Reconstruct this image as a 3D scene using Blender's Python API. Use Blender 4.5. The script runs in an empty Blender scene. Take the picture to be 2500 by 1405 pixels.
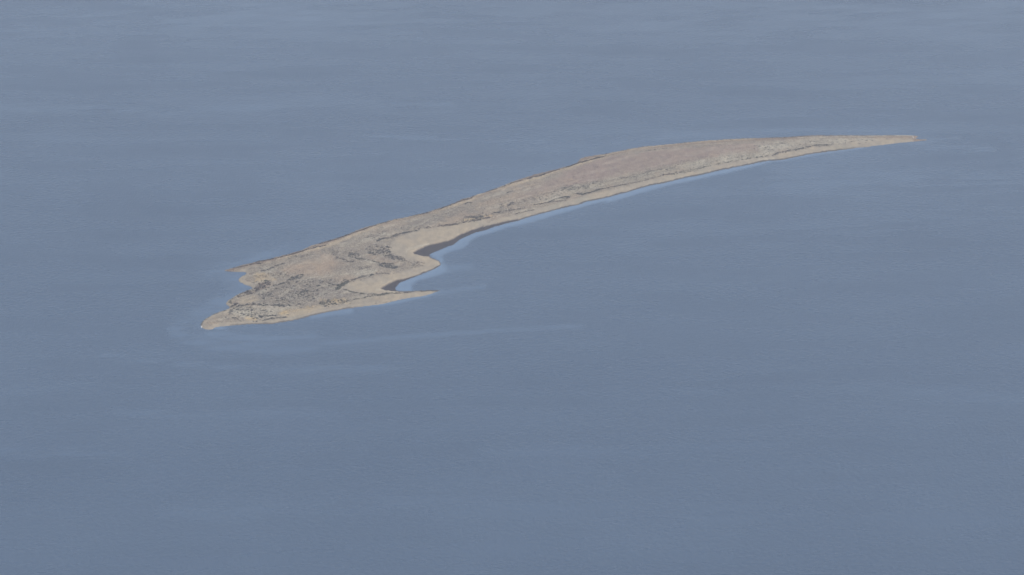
import bpy, math, random
import numpy as np

# ------------------------------------------------------------------ camera, sky, sun, exposure
scn = bpy.context.scene
C = scn.collection
R = math.radians
CAM_H, PITCH, HFOV = 1050.0, R(15.0), R(14.0)
cam_data = bpy.data.cameras.new('camera'); cam = bpy.data.objects.new('camera', cam_data); C.objects.link(cam)
cam_data.sensor_fit = 'HORIZONTAL'; cam_data.sensor_width = 36.0
cam_data.lens = 18.0 / math.tan(HFOV / 2)
cam_data.clip_start = 1.0; cam_data.clip_end = 200000.0
cam.location = (0, 0, CAM_H); cam.rotation_euler = (R(90) - PITCH, 0, 0)
scn.camera = cam

SUN_EL, SUN_AZ = R(46.0), R(118.0)          # azimuth clockwise from +Y (the way the camera looks)
SUN_STRENGTH, SKY_STRENGTH, EXPOSURE = 3.4, 0.085, 0.47
w = bpy.data.worlds.new('World'); scn.world = w; w.use_nodes = True
nt = w.node_tree; bg = nt.nodes['Background']
sky = nt.nodes.new('ShaderNodeTexSky'); sky.sky_type = 'NISHITA'; sky.sun_disc = False
sky.sun_elevation = SUN_EL; sky.sun_rotation = SUN_AZ
sky.altitude = 1300; sky.air_density = 1.0; sky.dust_density = 2.2; sky.ozone_density = 1.0
nt.links.new(sky.outputs[0], bg.inputs[0]); bg.inputs[1].default_value = SKY_STRENGTH
sl = bpy.data.lights.new('sun', 'SUN'); so = bpy.data.objects.new('sun', sl); C.objects.link(so)
sl.energy = SUN_STRENGTH; sl.angle = R(0.5); sl.color = (1.0, 0.95, 0.87)
so.rotation_euler = (R(90) - SUN_EL, 0, math.pi - SUN_AZ); so.location = (0, 0, 3000)

scn.view_settings.view_transform = 'Standard'; scn.view_settings.look = 'None'
scn.view_settings.exposure = EXPOSURE; scn.view_settings.gamma = 1.0
scn.cycles.use_denoising = True; scn.cycles.denoising_prefilter = 'ACCURATE'
scn.cycles.max_bounces = 6; scn.cycles.volume_bounces = 1

random.seed(7); rng = np.random.default_rng(11)

# ------------------------------------------------------------------ chart coordinates <-> ground metres
F = 1250.0 / math.tan(HFOV / 2)
SP, CP = math.sin(PITCH), math.cos(PITCH)
def to_ground(p):
    p = np.asarray(p, float)
    u = (p[..., 0] - 1250.0) / F; v = -(p[..., 1] - 702.5) / F
    t = CAM_H / (SP - v * CP)
    return np.stack([u * t, (CP + v * SP) * t], -1)
def to_chart(g):
    g = np.asarray(g, float)
    d = g[..., 1] * CP + CAM_H * SP; up = g[..., 1] * SP - CAM_H * CP
    return np.stack([1250.0 + F * g[..., 0] / d, 702.5 - F * up / d], -1)
# five survey sheets: each has its own corner and scale
SHEET = {1: (460, 600, .16013), 2: (780, 500, .17794), 3: (1080, 380, .16), 4: (1380, 310, .2), 5: (1850, 290, .2)}
def S(k, *pts):
    ox, oy, s = SHEET[k]
    return [(ox + pts[i] * s, oy + pts[i + 1] * s) for i in range(0, len(pts), 2)]

def smooth(a, b, x):
    t = np.clip((x - a) / (b - a), 0, 1); return t * t * (3 - 2 * t)
def seg_dist(P, line, closed=False):
    L = np.asarray(line, float); A = L; B = np.roll(L, -1, 0)
    if not closed: A = A[:-1]; B = B[:-1]
    out = np.full(len(P), 1e9)
    for a, b in zip(A, B):
        ab = b - a; q = P - a
        t = np.clip((q @ ab) / max(ab @ ab, 1e-9), 0, 1)
        d = q - t[:, None] * ab
        out = np.minimum(out, d[:, 0] ** 2 + d[:, 1] ** 2)
    return np.sqrt(out)
def inside(P, poly):
    L = np.asarray(poly, float); A = L; B = np.roll(L, -1, 0)
    c = np.zeros(len(P), bool); x, y = P[:, 0], P[:, 1]
    for (ax, ay), (bx, by) in zip(A, B):
        if ay == by: continue
        c ^= ((ay > y) != (by > y)) & (x < (bx - ax) * (y - ay) / (by - ay) + ax)
    return c
def poly_mask(P, poly, soft):
    """1 inside, 0 outside, blending over `soft` chart units"""
    L = np.asarray(poly, float)
    near = (P[:, 0] > L[:, 0].min() - soft * 2) & (P[:, 0] < L[:, 0].max() + soft * 2) & (P[:, 1] > L[:, 1].min() - soft * 2) & (P[:, 1] < L[:, 1].max() + soft * 2)
    m = np.zeros(len(P))
    if near.any():
        Q = P[near]; d = seg_dist(Q, poly, True); d = np.where(inside(Q, poly), d, -d)
        m[near] = smooth(-soft, soft, d)
    return m
def line_mask(P, line, width):
    L = np.asarray(line, float); m = np.zeros(len(P)); r = width * 2.6
    near = (P[:, 0] > L[:, 0].min() - r) & (P[:, 0] < L[:, 0].max() + r) & (P[:, 1] > L[:, 1].min() - r) & (P[:, 1] < L[:, 1].max() + r)
    if near.any(): m[near] = np.exp(-(seg_dist(P[near], line) / width) ** 2)
    return m
class Noise:                                    # value noise on a hashed lattice
    def __init__(s, seed): s.t = np.random.default_rng(seed).random((256, 256))
    def one(s, x, y):
        xi = np.floor(x).astype(int); yi = np.floor(y).astype(int); fx = x - xi; fy = y - yi
        fx = fx * fx * (3 - 2 * fx); fy = fy * fy * (3 - 2 * fy)
        g = lambda i, j: s.t[i % 256, j % 256]
        return (g(xi, yi) * (1 - fx) + g(xi + 1, yi) * fx) * (1 - fy) + (g(xi, yi + 1) * (1 - fx) + g(xi + 1, yi + 1) * fx) * fy
    def fbm(s, x, y, n=4):
        o = 0; a = .5; tot = 0
        for k in range(n):
            o = o + a * s.one(x + 17.3 * k, y - 9.1 * k); tot += a; a *= .55; x = x * 2.03; y = y * 2.03
        return o / tot
nz = [Noise(k) for k in range(6)]

def densify(line, step, closed=False, wob=0.0, seed=0):
    r = np.random.default_rng(seed); L = [np.array(p, float) for p in line]
    if closed: L.append(L[0])
    out = []
    for a, b in zip(L[:-1], L[1:]):
        n = max(1, int(np.hypot(*(b - a)) / step))
        for k in range(n): out.append(a + (b - a) * k / n)
    if not closed: out.append(L[-1])
    out = np.array(out)
    # one smoothing pass, then a small wobble
    if closed: out = .25 * np.roll(out, 1, 0) + .5 * out + .25 * np.roll(out, -1, 0)
    elif len(out) > 2: out[1:-1] = .25 * out[:-2] + .5 * out[1:-1] + .25 * out[2:]
    if wob: out += r.normal(0, wob, out.shape)
    return out

# ------------------------------------------------------------------ the island's outline
near_shore = (S(1, 190,1245, 215,1262, 270,1275, 330,1283, 372,1280, 378,1262, 400,1247, 500,1234, 650,1222, 800,1209, 960,1197, 1150,1198, 1300,1192, 1450,1165, 1600,1140, 1750,1110, 1830,1080, 1980,1045, 2150,1010, 2300,980, 2498,950)
  + S(2, 560,1400, 700,1385, 850,1370, 940,1345, 1000,1332, 1130,1300, 1250,1275, 1400,1260, 1480,1240, 1560,1210, 1630,1190, 1668,1176))
cove_shore = (S(2, 1640,1174, 1550,1176, 1400,1181, 1250,1190, 1150,1190, 1080,1185, 1038,1160, 1045,1130, 1080,1095, 1120,1065, 1180,1040, 1280,1005, 1370,965, 1480,925, 1560,890, 1630,855, 1668,830, 1672,800, 1640,775, 1580,745, 1520,722, 1503,702, 1520,680, 1560,655, 1640,625, 1760,575, 1850,545, 1890,515, 1915,482, 1990,450, 2080,410, 2150,380))
mid_shore = (S(3, 625,1150, 800,1090, 1000,1030, 1150,995, 1250,962, 1400,915, 1550,880, 1700,837, 1900,790, 2100,745, 2200,702, 2350,678)
  + S(4, 500,866, 620,834, 750,800, 850,770, 950,740, 1060,712, 1200,688, 1290,670, 1340,652, 1380,642, 1500,615, 1620,598, 1750,565, 1880,535, 2000,508, 2150,480, 2300,450, 2480,413))
east_shore = S(5, 250,510, 400,485, 500,465, 600,440, 750,420, 900,400, 1050,380, 1150,365, 1300,350, 1450,330, 1550,318, 1700,300, 1850,285, 1950,275, 2010,266, 2110,262)
far_shore = (S(5, 2000,256, 1930,250, 1918,240, 1940,228, 1970,217, 1900,208, 1750,203, 1550,204, 1350,207, 1200,205, 1000,205, 850,205, 700,206, 600,210, 450,220, 300,230, 150,233, 0,240)
  + S(4, 2300,138, 2100,147, 1900,160, 1700,172, 1500,190, 1300,210, 1100,230, 950,242, 800,270, 700,290, 550,318, 450,338, 300,360, 200,383, 172,395, 182,410, 140,440, 80,465)
  + S(3, 1875,172, 1750,212, 1600,245, 1450,280, 1300,325, 1200,358, 1050,408, 950,455, 800,508, 650,562, 500,610, 400,642, 300,668, 190,725, 100,755)
  + S(2, 1800,5, 1686,38, 1600,65, 1450,113, 1300,145, 1150,180, 1000,210, 850,253, 700,290, 600,320, 500,363, 350,420, 200,473, 100,503)
  + S(1, 1850,8, 1780,50, 1700,82, 1600,108, 1500,135, 1350,178, 1200,210, 1100,233, 1000,260, 850,290, 750,320, 680,345, 620,362, 540,376))
west_shore = S(1, 600,392, 700,400, 800,400, 880,408, 892,425, 850,455, 790,490, 755,520, 760,545, 800,565, 870,600, 950,625, 987,640, 975,655, 900,685, 800,725, 720,770, 640,815, 590,850, 562,885, 575,905, 620,925, 655,940, 620,965, 540,990, 470,1010, 400,1040, 330,1080, 270,1110, 220,1155, 188,1200)
OUT = densify(near_shore + cove_shore + mid_shore + east_shore + far_shore + west_shore, 4.0, True, 0.25, 3)
FAR = densify(far_shore, 6.0); WEST = densify(west_shore, 6.0)
NEAR = densify(near_shore, 6.0); COVE = densify(cove_shore, 6.0); MID = densify(mid_shore + east_shore, 6.0)

mud_polys = [
  S(2, 1275,668, 1335,635, 1400,602, 1500,562, 1640,530, 1760,505, 1850,465, 1930,415, 2050,368, 2150,335, 2248,300, 2248,360, 2150,400, 2080,430, 1990,470, 1915,500, 1850,560, 1640,640, 1540,690, 1525,722, 1400,712, 1310,692),
  S(3, 330,1205, 500,1135, 650,1085, 850,1035, 1000,1000, 1150,975, 1170,1000, 1000,1040, 800,1100, 625,1160, 400,1230),
  S(2, 835,1165, 880,1130, 960,1085, 1050,1045, 1150,1025, 1250,998, 1340,975, 1290,1015, 1180,1055, 1100,1095, 1060,1130, 1060,1165, 1140,1195, 1000,1195, 900,1188)]

# ------------------------------------------------------------------ ground colours (albedo), sampled on the island's own mesh
GK = 0.88
def alb(r, g, b, k=GK):
    f = lambda c: ((c / 255 + .055) / 1.055) ** 2.4
    return np.array([f(r), f(g), f(b)]) * k
SAND, BEACH, GREY, PINK = alb(184,166,136), alb(160,149,131), alb(134,123,108), alb(148,128,115)
YELLOW, PALE, BROWN, MUD, GREEN = alb(204,176,124), alb(188,180,160), alb(134,112,92), alb(60,53,53), alb(134,126,104)
WARM = alb(164,142,118)

zones = [   # (outline, blend width, colour, strength), later ones lie over earlier ones
  # interior
  (S(4, 0,560, 450,390, 900,320, 1500,260, 2300,205, 2500,230, 2300,300, 1800,380, 1300,480, 800,570, 300,680, 0,760), 9, PINK, .9),
  (S(3, 1100,700, 1600,420, 2100,180, 2500,90, 2500,380, 2000,440, 1500,580), 9, PINK, .9),
  (S(3, 450,760, 800,650, 1200,600, 1300,640, 1000,740, 600,800), 8, WARM, .55),
  (S(3, 1800,400, 2000,370, 2050,430, 1850,450), 6, WARM, .5),
  (S(3, 0,840, 400,750, 1000,560, 1050,590, 600,730, 200,900, 0,980), 7, GREY, .9),
  (S(2, 1000,330, 1400,200, 1900,80, 2248,60, 2248,130, 1800,230, 1500,300, 1100,380), 7, GREY, .9),
  (S(2, 230,560, 400,500, 700,415, 900,365, 960,440, 850,490, 600,515, 400,575), 5, GREY, .8),
  (S(2, 0,660, 250,600, 550,600, 640,700, 400,800, 150,700, 0,740), 5, GREY, .55),
  (S(1, 1420,380, 1800,260, 2200,230, 2400,300, 2100,420, 1800,470, 1500,460), 8, WARM, .75),
  (S(2, 0,700, 150,690, 250,800, 150,860, 0,900), 6, WARM, .7),
  (S(2, 400,950, 650,905, 850,930, 700,960, 480,1000), 4, PALE, .6),
  (S(1, 1050,700, 1300,640, 1500,600, 1650,560, 1900,520, 2200,540, 2300,650, 2250,740, 2400,800, 1950,860, 1700,950, 1450,945, 1200,935, 1040,910, 1080,800, 1000,750), 5, GREY, 1.0),
  (S(1, 1950,760, 2200,690, 2498,740, 2498,800, 2200,830, 1950,820), 5, alb(122,114,108), .7),
  (S(2, 60,1180, 220,1200, 450,1230, 700,1250, 500,1300, 200,1310, 0,1290), 4, GREY, .9),
  (S(1, 1080,440, 1250,370, 1500,270, 1700,200, 1900,140, 1950,170, 1600,280, 1350,380, 1200,440), 5, GREY, .7),
  (S(1, 980,490, 1100,430, 1280,480, 1320,545, 1150,575, 1000,560), 4, YELLOW, .5),
  (S(1, 560,1040, 700,970, 900,940, 1050,960, 1200,1000, 1370,1060, 1300,1105, 1050,1130, 900,1120, 800,1080, 640,1075), 4, PALE, .85),
  (S(1, 740,840, 860,795, 1080,800, 1040,870, 900,925, 740,890), 4, SAND, .7),
  (S(1, 1100,950, 1500,945, 1800,960, 1500,1000, 1300,1050), 4, PALE, .45),
  (S(1, 1350,1060, 1500,1000, 1800,965, 2000,945, 2060,985, 1880,1045, 1720,1075, 1500,1095), 4, YELLOW, .8),
  (S(1, 860,1110, 950,1092, 1090,1125, 960,1152, 880,1135), 2.5, YELLOW, .7),
  (S(1, 1980,860, 2250,840, 2450,830, 2450,880, 2200,890, 2050,900), 3, YELLOW, .45),
  (S(2, 0,1330, 200,1300, 420,1330, 380,1370, 100,1395), 3, YELLOW, .35),
  (S(2, 1080,1215, 1250,1200, 1420,1190, 1560,1185, 1400,1240, 1150,1260), 2.5, YELLOW, .6),
  (S(2, 750,1360, 850,1335, 1000,1310, 990,1335, 860,1368), 2.5, YELLOW, .45),
  (S(1, 820,740, 900,690, 1000,660, 1080,600, 1200,570, 1260,610, 1200,660, 1050,700, 950,770, 890,765), 3, BROWN, .65),
  (S(3, 1750,560, 2000,490, 2500,430, 2500,510, 2100,600, 1700,700, 1400,770, 1250,760, 1500,650), 5, PALE, .45),
  (S(4, 0,760, 400,690, 700,630, 1100,550, 1350,490, 1800,400, 2300,330, 2500,330, 2500,375, 2000,450, 1500,540, 1000,650, 500,770, 0,880), 6, GREEN, .35),
  (S(4, 1300,500, 1900,380, 2500,300, 2500,365, 1900,460, 1500,540), 5, PALE, .45),
  (S(5, 0,330, 600,260, 1000,240, 1500,220, 1900,215, 1900,270, 1500,300, 1100,330, 700,345, 0,460), 5, PALE, .55),
  (S(5, 1400,230, 1900,212, 1950,250, 1800,285, 1500,310), 4, WARM, .45),
  (S(3, 100,950, 350,900, 600,940, 750,930, 700,970, 350,1050, 100,1080, 0,1100, 0,1040), 4, WARM, .5),
  (S(3, 1150,925, 1500,800, 1680,780, 1700,805, 1300,905), 3, BROWN, .3),
  (S(2, 1600,330, 1900,250, 2200,180, 2248,200, 2100,250, 1900,290), 3, WARM, .6),
  (S(2, 650,700, 750,700, 950,780, 1100,800, 1150,850, 800,830, 650,770), 3, WARM, .5),
  (S(2, 830,440, 900,410, 985,415, 940,435, 860,450), 1.5, PALE, .9),
]
bright_lines = [   # pale sand ridges
  (S(3, 0,822, 200,755, 440,692, 490,652, 600,592, 800,542, 920,508, 1050,462, 1250,410, 1500,348, 1700,262, 1900,202, 2100,142, 2300,80, 2480,22), 2.6, SAND, .9),
  (S(4, 0,522, 200,452, 450,372, 600,318, 800,285, 1000,255, 1250,222, 1500,196, 1800,175, 2300,152), 3.2, SAND, .9),
  (S(2, 0,610, 150,560, 400,460, 650,360, 900,255, 1150,195, 1400,140, 1650,75, 1800,40, 1900,10), 3.2, SAND, .8),
  (S(1, 1350,215, 1500,188, 1700,130, 1900,75, 2100,35, 2300,-20), 2.0, SAND, .8),
  (S(5, 500,240, 800,236, 1000,225, 1500,216, 1900,212), 1.8, PALE, .8),
  (S(2, 620,780, 720,810, 800,830), 1.3, PALE, .9), (S(2, 280,990, 400,975), 1.5, PALE, .9),
  (S(2, 560,940, 800,930), 1.8, PALE, .5), (S(3, 2000,478, 2060,476), 1.5, PALE, .9),
  (S(4, 0,660, 90,655), 2.0, WARM, .6), (S(4, 80,735, 170,730), 1.5, PALE, .9),
  (S(3, 350,1010, 600,960, 760,935), 1.6, YELLOW, .6), (S(3, 1380,775, 1600,730), 1.4, SAND, .8),
  (S(5, 0,505, 220,495), 1.5, PALE, .8),
  (S(2, 1180,690, 1230,630, 1330,600, 1500,560), 1.8, PALE, .6), (S(2, 780,1185, 900,1200, 1050,1210), 1.8, PALE, .6),
]
dark_lines = [     # darker soil and dry weed lines
  (S(4, 640,355, 870,325, 1100,290, 1400,255, 1800,238, 2350,190), 1.5, GREY, .6),
  (S(3, 100,790, 350,745, 500,715), 1.8, GREY, .8), (S(3, 880,530, 1000,500), 1.6, GREY, .6),
  (S(2, 340,1190, 450,1225, 620,1245, 820,1250, 1000,1232), 1.8, GREY, 1.0),
  (S(2, 250,555, 270,540), 2.0, GREY, .8), (S(2, 500,765, 650,775), 1.5, GREY, .9),
]
def ground_fields(g):
    """g: ground points (n,2) -> height, colour, speckle, kind index, signed chart distance"""
    p = to_chart(g)
    n1 = nz[0].fbm(g[:, 0] * .05, g[:, 1] * .02); n2 = nz[1].fbm(g[:, 0] * .25 + 3, g[:, 1] * .09); n3 = nz[2].fbm(g[:, 0] * .6, g[:, 1] * .25, 3)
    d = seg_dist(p, OUT, True); d = np.where(inside(p, OUT), d, -d) + ((n3 - .5) * 1.6 + (n2 - .5) * 1.2) * smooth(2180, 2050, p[:, 0])
    dFar = seg_dist(p, FAR); dWest = seg_dist(p, WEST); dNear = seg_dist(p, NEAR); dCove = seg_dist(p, COVE); dMid = seg_dist(p, MID)
    q = p + np.stack([(n2 - .5) * 30, (n3 - .5) * 13], -1)         # ragged zone borders
    mud = np.zeros(len(p))
    for m in mud_polys: mud = np.maximum(mud, poly_mask(p + np.stack([(n2 - .5) * 3, (n3 - .5) * 2], -1), m, 1.8))
    # height
    hin = .12 + .55 * smooth(0, 7, d) + .55 * smooth(5, 22, d) + .5 * smooth(15, 50, d) + (n1 - .5) * .9 * smooth(6, 30, d) + (n2 - .5) * .35 * smooth(3, 10, d)
    hin += .5 * np.exp(-((np.minimum(dFar, 99) - 7) / 4) ** 2) * (d > 0)
    h = np.where(d > 0, hin, np.maximum(d * .16, -1.2) - .02)
    h = h * (1 - mud) + np.where(d > 0, .05 + .02 * n2, h) * mud
    # colour
    col = np.tile(alb(150,137,118), (len(p), 1))
    def lay(c, m):
        nonlocal col
        col = col * (1 - m[:, None]) + c * m[:, None]
    lay(WARM, smooth(.5, .75, n1) * .5); lay(GREY, smooth(.52, .3, n1) * .45)
    brk = .5 + .5 * smooth(.36, .6, nz[4].fbm(g[:, 0] * .16, g[:, 1] * .06, 3))
    calmz = np.zeros(len(p))
    for poly, soft, c, k in zones:
        zm = poly_mask(q, poly, soft)
        if c is PINK or c is WARM: lay(c, zm * k * (.45 + .55 * brk)); calmz = np.maximum(calmz, zm * k)
        else: lay(c, zm * k * brk)
    for ln, wd, c, k in dark_lines: lay(c, line_mask(q, ln, wd) * k * smooth(.2, .6, n2))
    lf = smooth(1180, 1080, p[:, 0]); acr = p[:, 1] + .27 * p[:, 0] + 40 * (nz[4].fbm(p[:, 0] * .012, p[:, 1] * .012, 2) - .5)
    st = nz[5].fbm(dMid * .24 + (n2 - .5) * .6, p[:, 0] * .014, 3) * (1 - lf) + nz[5].fbm(acr * .2 + (n2 - .5) * .6, p[:, 0] * .02, 3) * lf; inl = smooth(8, 16, d)
    lay(PALE, smooth(.56, .68, st) * .42 * inl * brk * (1 - .5 * calmz)); lay(alb(120,110,98), smooth(.44, .32, st) * .38 * inl * brk * (1 - .4 * calmz))
    # plain sand beach along the near shores, wider in the coves
    beach = np.maximum.reduce([smooth(12 + 6 * n1, 8 + 5 * n1, dMid), smooth(13 + 16 * n1, 8 + 12 * n1, dNear) * .7 * (p[:, 0] > 640), smooth(9, 5, dNear), smooth(42, 30, dCove) * (p[:, 1] < 640), smooth(24, 16, dCove), smooth(10, 5, dWest)])
    bpoly = S(2, 960,560, 1050,480, 1300,375, 1600,345, 1900,295, 2248,245, 2248,420, 1900,520, 1510,690, 1660,800, 1480,910, 1060,1090, 1060,1180, 1000,1222, 700,1240, 420,1205, 360,1150, 450,1085, 700,1025, 900,985, 1150,945, 1400,885, 1450,815, 1200,775, 1050,715, 960,650)
    beach = np.maximum(beach * (seg_dist(p, FAR) > 12), poly_mask(q, bpoly, 4))
    lay(BEACH, beach * .92)
    lay(alb(170,155,130), beach * smooth(.45, .7, n1) * .5); lay(alb(152,146,128), beach * smooth(.5, .3, nz[3].fbm(g[:, 0] * .03, g[:, 1] * .012)) * .5)
    edge = smooth(10.5, 6, dFar + (n3 - .5) * 4) * smooth(.25, .5, n2 + .15) ; lay(BROWN, edge * .95 * (p[:, 0] < 1900)); lay(BROWN, edge * .75 * (p[:, 0] >= 1900))
    lay(SAND, smooth(2.5, 1, dFar) * smooth(.5, .7, n1) * .7)
    for ln, wd, c, k in bright_lines: lay(c, line_mask(q * .35 + p * .65, ln, wd) * k * (.55 + .45 * smooth(.3, .6, n2)))
    wet = smooth(3.4, 1.2, d + (n2 - .5) * 2.5) * np.maximum.reduce([smooth(6, 3, dMid), smooth(5, 3, dCove), smooth(5, 3, dNear) * .8 * (p[:, 0] > 560) * smooth(.42, .6, nz[4].fbm(g[:, 0] * .012, g[:, 1] * .004)), .2 * smooth(5, 3, dWest)]) * smooth(2130, 2040, p[:, 0])  # narrow darker band along the near waterlines
    lay(MUD, np.clip(wet, 0, 1) * .85)
    lay(alb(64,57,57), mud)
    lay(MUD, smooth(0, -2, d))
    speck = np.clip(1 - beach * .85, 0, 1) * (1 - mud) * (1 - .62 * calmz)
    kind = np.where(mud > .5, 2, np.where((beach > .5) | (d < 0), 1, 0))
    col = col * (.93 + .07 * beach[:, None]) * np.array([1.0, .98, .955])
    return h, np.clip(col, 0, 1), speck, kind, d

# ------------------------------------------------------------------ materials
def mat(name):
    m = bpy.data.materials.new(name); m.use_nodes = True
    t = m.node_tree; return m, t, t.nodes['Principled BSDF']
def N(t, ty, **kw):
    n = t.nodes.new(ty)
    for k, v in kw.items():
        if k in n.inputs: n.inputs[k].default_value = v
        else: setattr(n, k, v)
    return n
def noise_node(t, vec, scale, detail=4, rough=.55):
    n = N(t, 'ShaderNodeTexNoise'); n.inputs['Scale'].default_value = scale; n.inputs['Detail'].default_value = detail; n.inputs['Roughness'].default_value = rough
    t.links.new(vec, n.inputs['Vector']); return n.outputs['Fac']
def ramp(t, fac, lo, hi, a=0.0, b=1.0):
    n = N(t, 'ShaderNodeMapRange'); n.inputs['From Min'].default_value = lo; n.inputs['From Max'].default_value = hi
    n.inputs['To Min'].default_value = a; n.inputs['To Max'].default_value = b; t.links.new(fac, n.inputs['Value']); return n.outputs[0]
def math_node(t, op, a, b):
    n = N(t, 'ShaderNodeMath', operation=op)
    for i, v in enumerate((a, b)):
        if isinstance(v, (int, float)): n.inputs[i].default_value = v
        else: t.links.new(v, n.inputs[i])
    return n.outputs[0]
def mix_col(t, fac, a, b, blend='MIX'):
    n = N(t, 'ShaderNodeMix', data_type='RGBA', blend_type=blend)
    for i, v in ((0, fac), (6, a), (7, b)):
        if isinstance(v, (int, float)): n.inputs[i].default_value = v
        elif isinstance(v, tuple): n.inputs[i].default_value = v
        else: t.links.new(v, n.inputs[i])
    return n.outputs[2]

def ground_material():
    m, t, b = mat('sandy_ground')
    col = N(t, 'ShaderNodeAttribute', attribute_name='soil'); sp = N(t, 'ShaderNodeAttribute', attribute_name='speckle')
    geo = N(t, 'ShaderNodeNewGeometry'); P = geo.outputs['Position']
    mp = N(t, 'ShaderNodeMapping'); mp.inputs['Scale'].default_value = (1, .42, 1); t.links.new(P, mp.inputs['Vector']); V = mp.outputs[0]
    f1 = noise_node(t, V, .55, 3, .65); f2 = noise_node(t, V, .9, 2, .6); f3 = noise_node(t, V, .16, 3, .6)
    base = mix_col(t, ramp(t, f3, .3, .7), mix_col(t, 1.0, col.outputs['Color'], (.84, .84, .85, 1), 'MULTIPLY'), mix_col(t, 1.0, col.outputs['Color'], (1.14, 1.13, 1.10, 1), 'MULTIPLY'))
    dk = math_node(t, 'MULTIPLY', ramp(t, f1, .52, .62), sp.outputs['Fac'])
    base = mix_col(t, math_node(t, 'MULTIPLY', dk, .62), base, mix_col(t, 1.0, base, (.46, .45, .42, 1), 'MULTIPLY'))
    lt = math_node(t, 'MULTIPLY', ramp(t, f2, .55, .63), sp.outputs['Fac'])
    base = mix_col(t, math_node(t, 'MULTIPLY', lt, .42), base, (.54, .49, .41, 1))
    t.links.new(base, b.inputs['Base Color']); b.inputs['Roughness'].default_value = .95
    b.inputs['Specular IOR Level'].default_value = .15
    bp = N(t, 'ShaderNodeBump'); bp.inputs['Strength'].default_value = .5; bp.inputs['Distance'].default_value = .35
    t.links.new(f1, bp.inputs['Height']); t.links.new(bp.outputs[0], b.inputs['Normal'])
    return m
def water_material():
    m, t, b = mat('lake_water')
    calm = N(t, 'ShaderNodeAttribute', attribute_name='calm').outputs['Fac']; sh = N(t, 'ShaderNodeAttribute', attribute_name='shallow_sheen').outputs['Fac']
    geo = N(t, 'ShaderNodeNewGeometry'); P = geo.outputs['Position']
    mp = N(t, 'ShaderNodeMapping'); mp.inputs['Scale'].default_value = (1, .55, 1); mp.inputs['Rotation'].default_value = (0, 0, R(-8)); t.links.new(P, mp.inputs['Vector']); V = mp.outputs[0]
    w1 = noise_node(t, V, .26, 3, .55); w2 = noise_node(t, V, .8, 3, .6)
    mp2 = N(t, 'ShaderNodeMapping'); mp2.inputs['Scale'].default_value = (.26, .75, 1); mp2.inputs['Rotation'].default_value = (0, 0, R(-5)); t.links.new(P, mp2.inputs['Vector']); V = mp2.outputs[0]
    gust = noise_node(t, V, .020, 5, .62); gust2 = noise_node(t, V, .0035, 3, .5)
    deep = mix_col(t, ramp(t, gust2, .35, .65), WATER_A, WATER_B)
    base = mix_col(t, sh, deep, SHALLOW_SHEEN)
    t.links.new(base, b.inputs['Base Color'])
    rough = math_node(t, 'SUBTRACT', math_node(t, 'ADD', ramp(t, gust, .3, .7, .215, .345), ramp(t, gust2, .3, .7, -.025, .025)), math_node(t, 'MULTIPLY', calm, .22))
    rough = math_node(t, 'MAXIMUM', rough, .05)
    t.links.new(rough, b.inputs['Roughness']); b.inputs['IOR'].default_value = 1.33
    h = math_node(t, 'ADD', math_node(t, 'MULTIPLY', w1, .8), math_node(t, 'MULTIPLY', w2, .35))
    bp = N(t, 'ShaderNodeBump'); bp.inputs['Distance'].default_value = 1.0
    st = math_node(t, 'MULTIPLY', math_node(t, 'SUBTRACT', 1.0, math_node(t, 'MULTIPLY', calm, .85)), ramp(t, gust, .3, .7, .5, .9))
    t.links.new(st, bp.inputs['Strength'])
    t.links.new(h, bp.inputs['Height']); t.links.new(bp.outputs[0], b.inputs['Normal'])
    return m
WATER_A, WATER_B, SHALLOW_SHEEN = (.045, .075, .123, 1), (.057, .090, .141, 1), (.155, .225, .315, 1)
def bush_material(name, c1, c2):
    m, t, b = mat(name)
    oi = N(t, 'ShaderNodeObjectInfo'); geo = N(t, 'ShaderNodeNewGeometry')
    f = noise_node(t, geo.outputs['Position'], .35, 2); g = noise_node(t, geo.outputs['Position'], 4.0, 2)
    k = math_node(t, 'ADD', math_node(t, 'MULTIPLY', ramp(t, f, .3, .7), .6), math_node(t, 'MULTIPLY', g, .4))
    t.links.new(mix_col(t, k, c1 + (1,), c2 + (1,)), b.inputs['Base Color']); b.inputs['Roughness'].default_value = .9
    b.inputs['Specular IOR Level'].default_value = .2
    return m
M_SAGE = bush_material('sage_leaves', (.052, .047, .036), (.108, .097, .075))
M_BROWN = bush_material('dry_leaves', (.056, .041, .032), (.100, .078, .058))
M_OLIVE = bush_material('olive_leaves', (.058, .055, .034), (.110, .100, .062))
BUSH_MATS = {'sage': M_SAGE, 'brown': M_BROWN, 'olive': M_OLIVE}
def stone_material(name, c, c2):
    m, t, b = mat(name); geo = N(t, 'ShaderNodeNewGeometry')
    t.links.new(mix_col(t, ramp(t, noise_node(t, geo.outputs['Position'], 3, 4), .35, .65), c + (1,), c2 + (1,)), b.inputs['Base Color']); b.inputs['Roughness'].default_value = .8
    return m
M_WHITE = stone_material('white_stone', (.80, .80, .80), (.88, .88, .87)); M_PALE = stone_material('pale_stone', (.50, .47, .42), (.62, .60, .55))
M_WOOD = stone_material('grey_driftwood', (.20, .18, .16), (.34, .31, .28))

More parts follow.
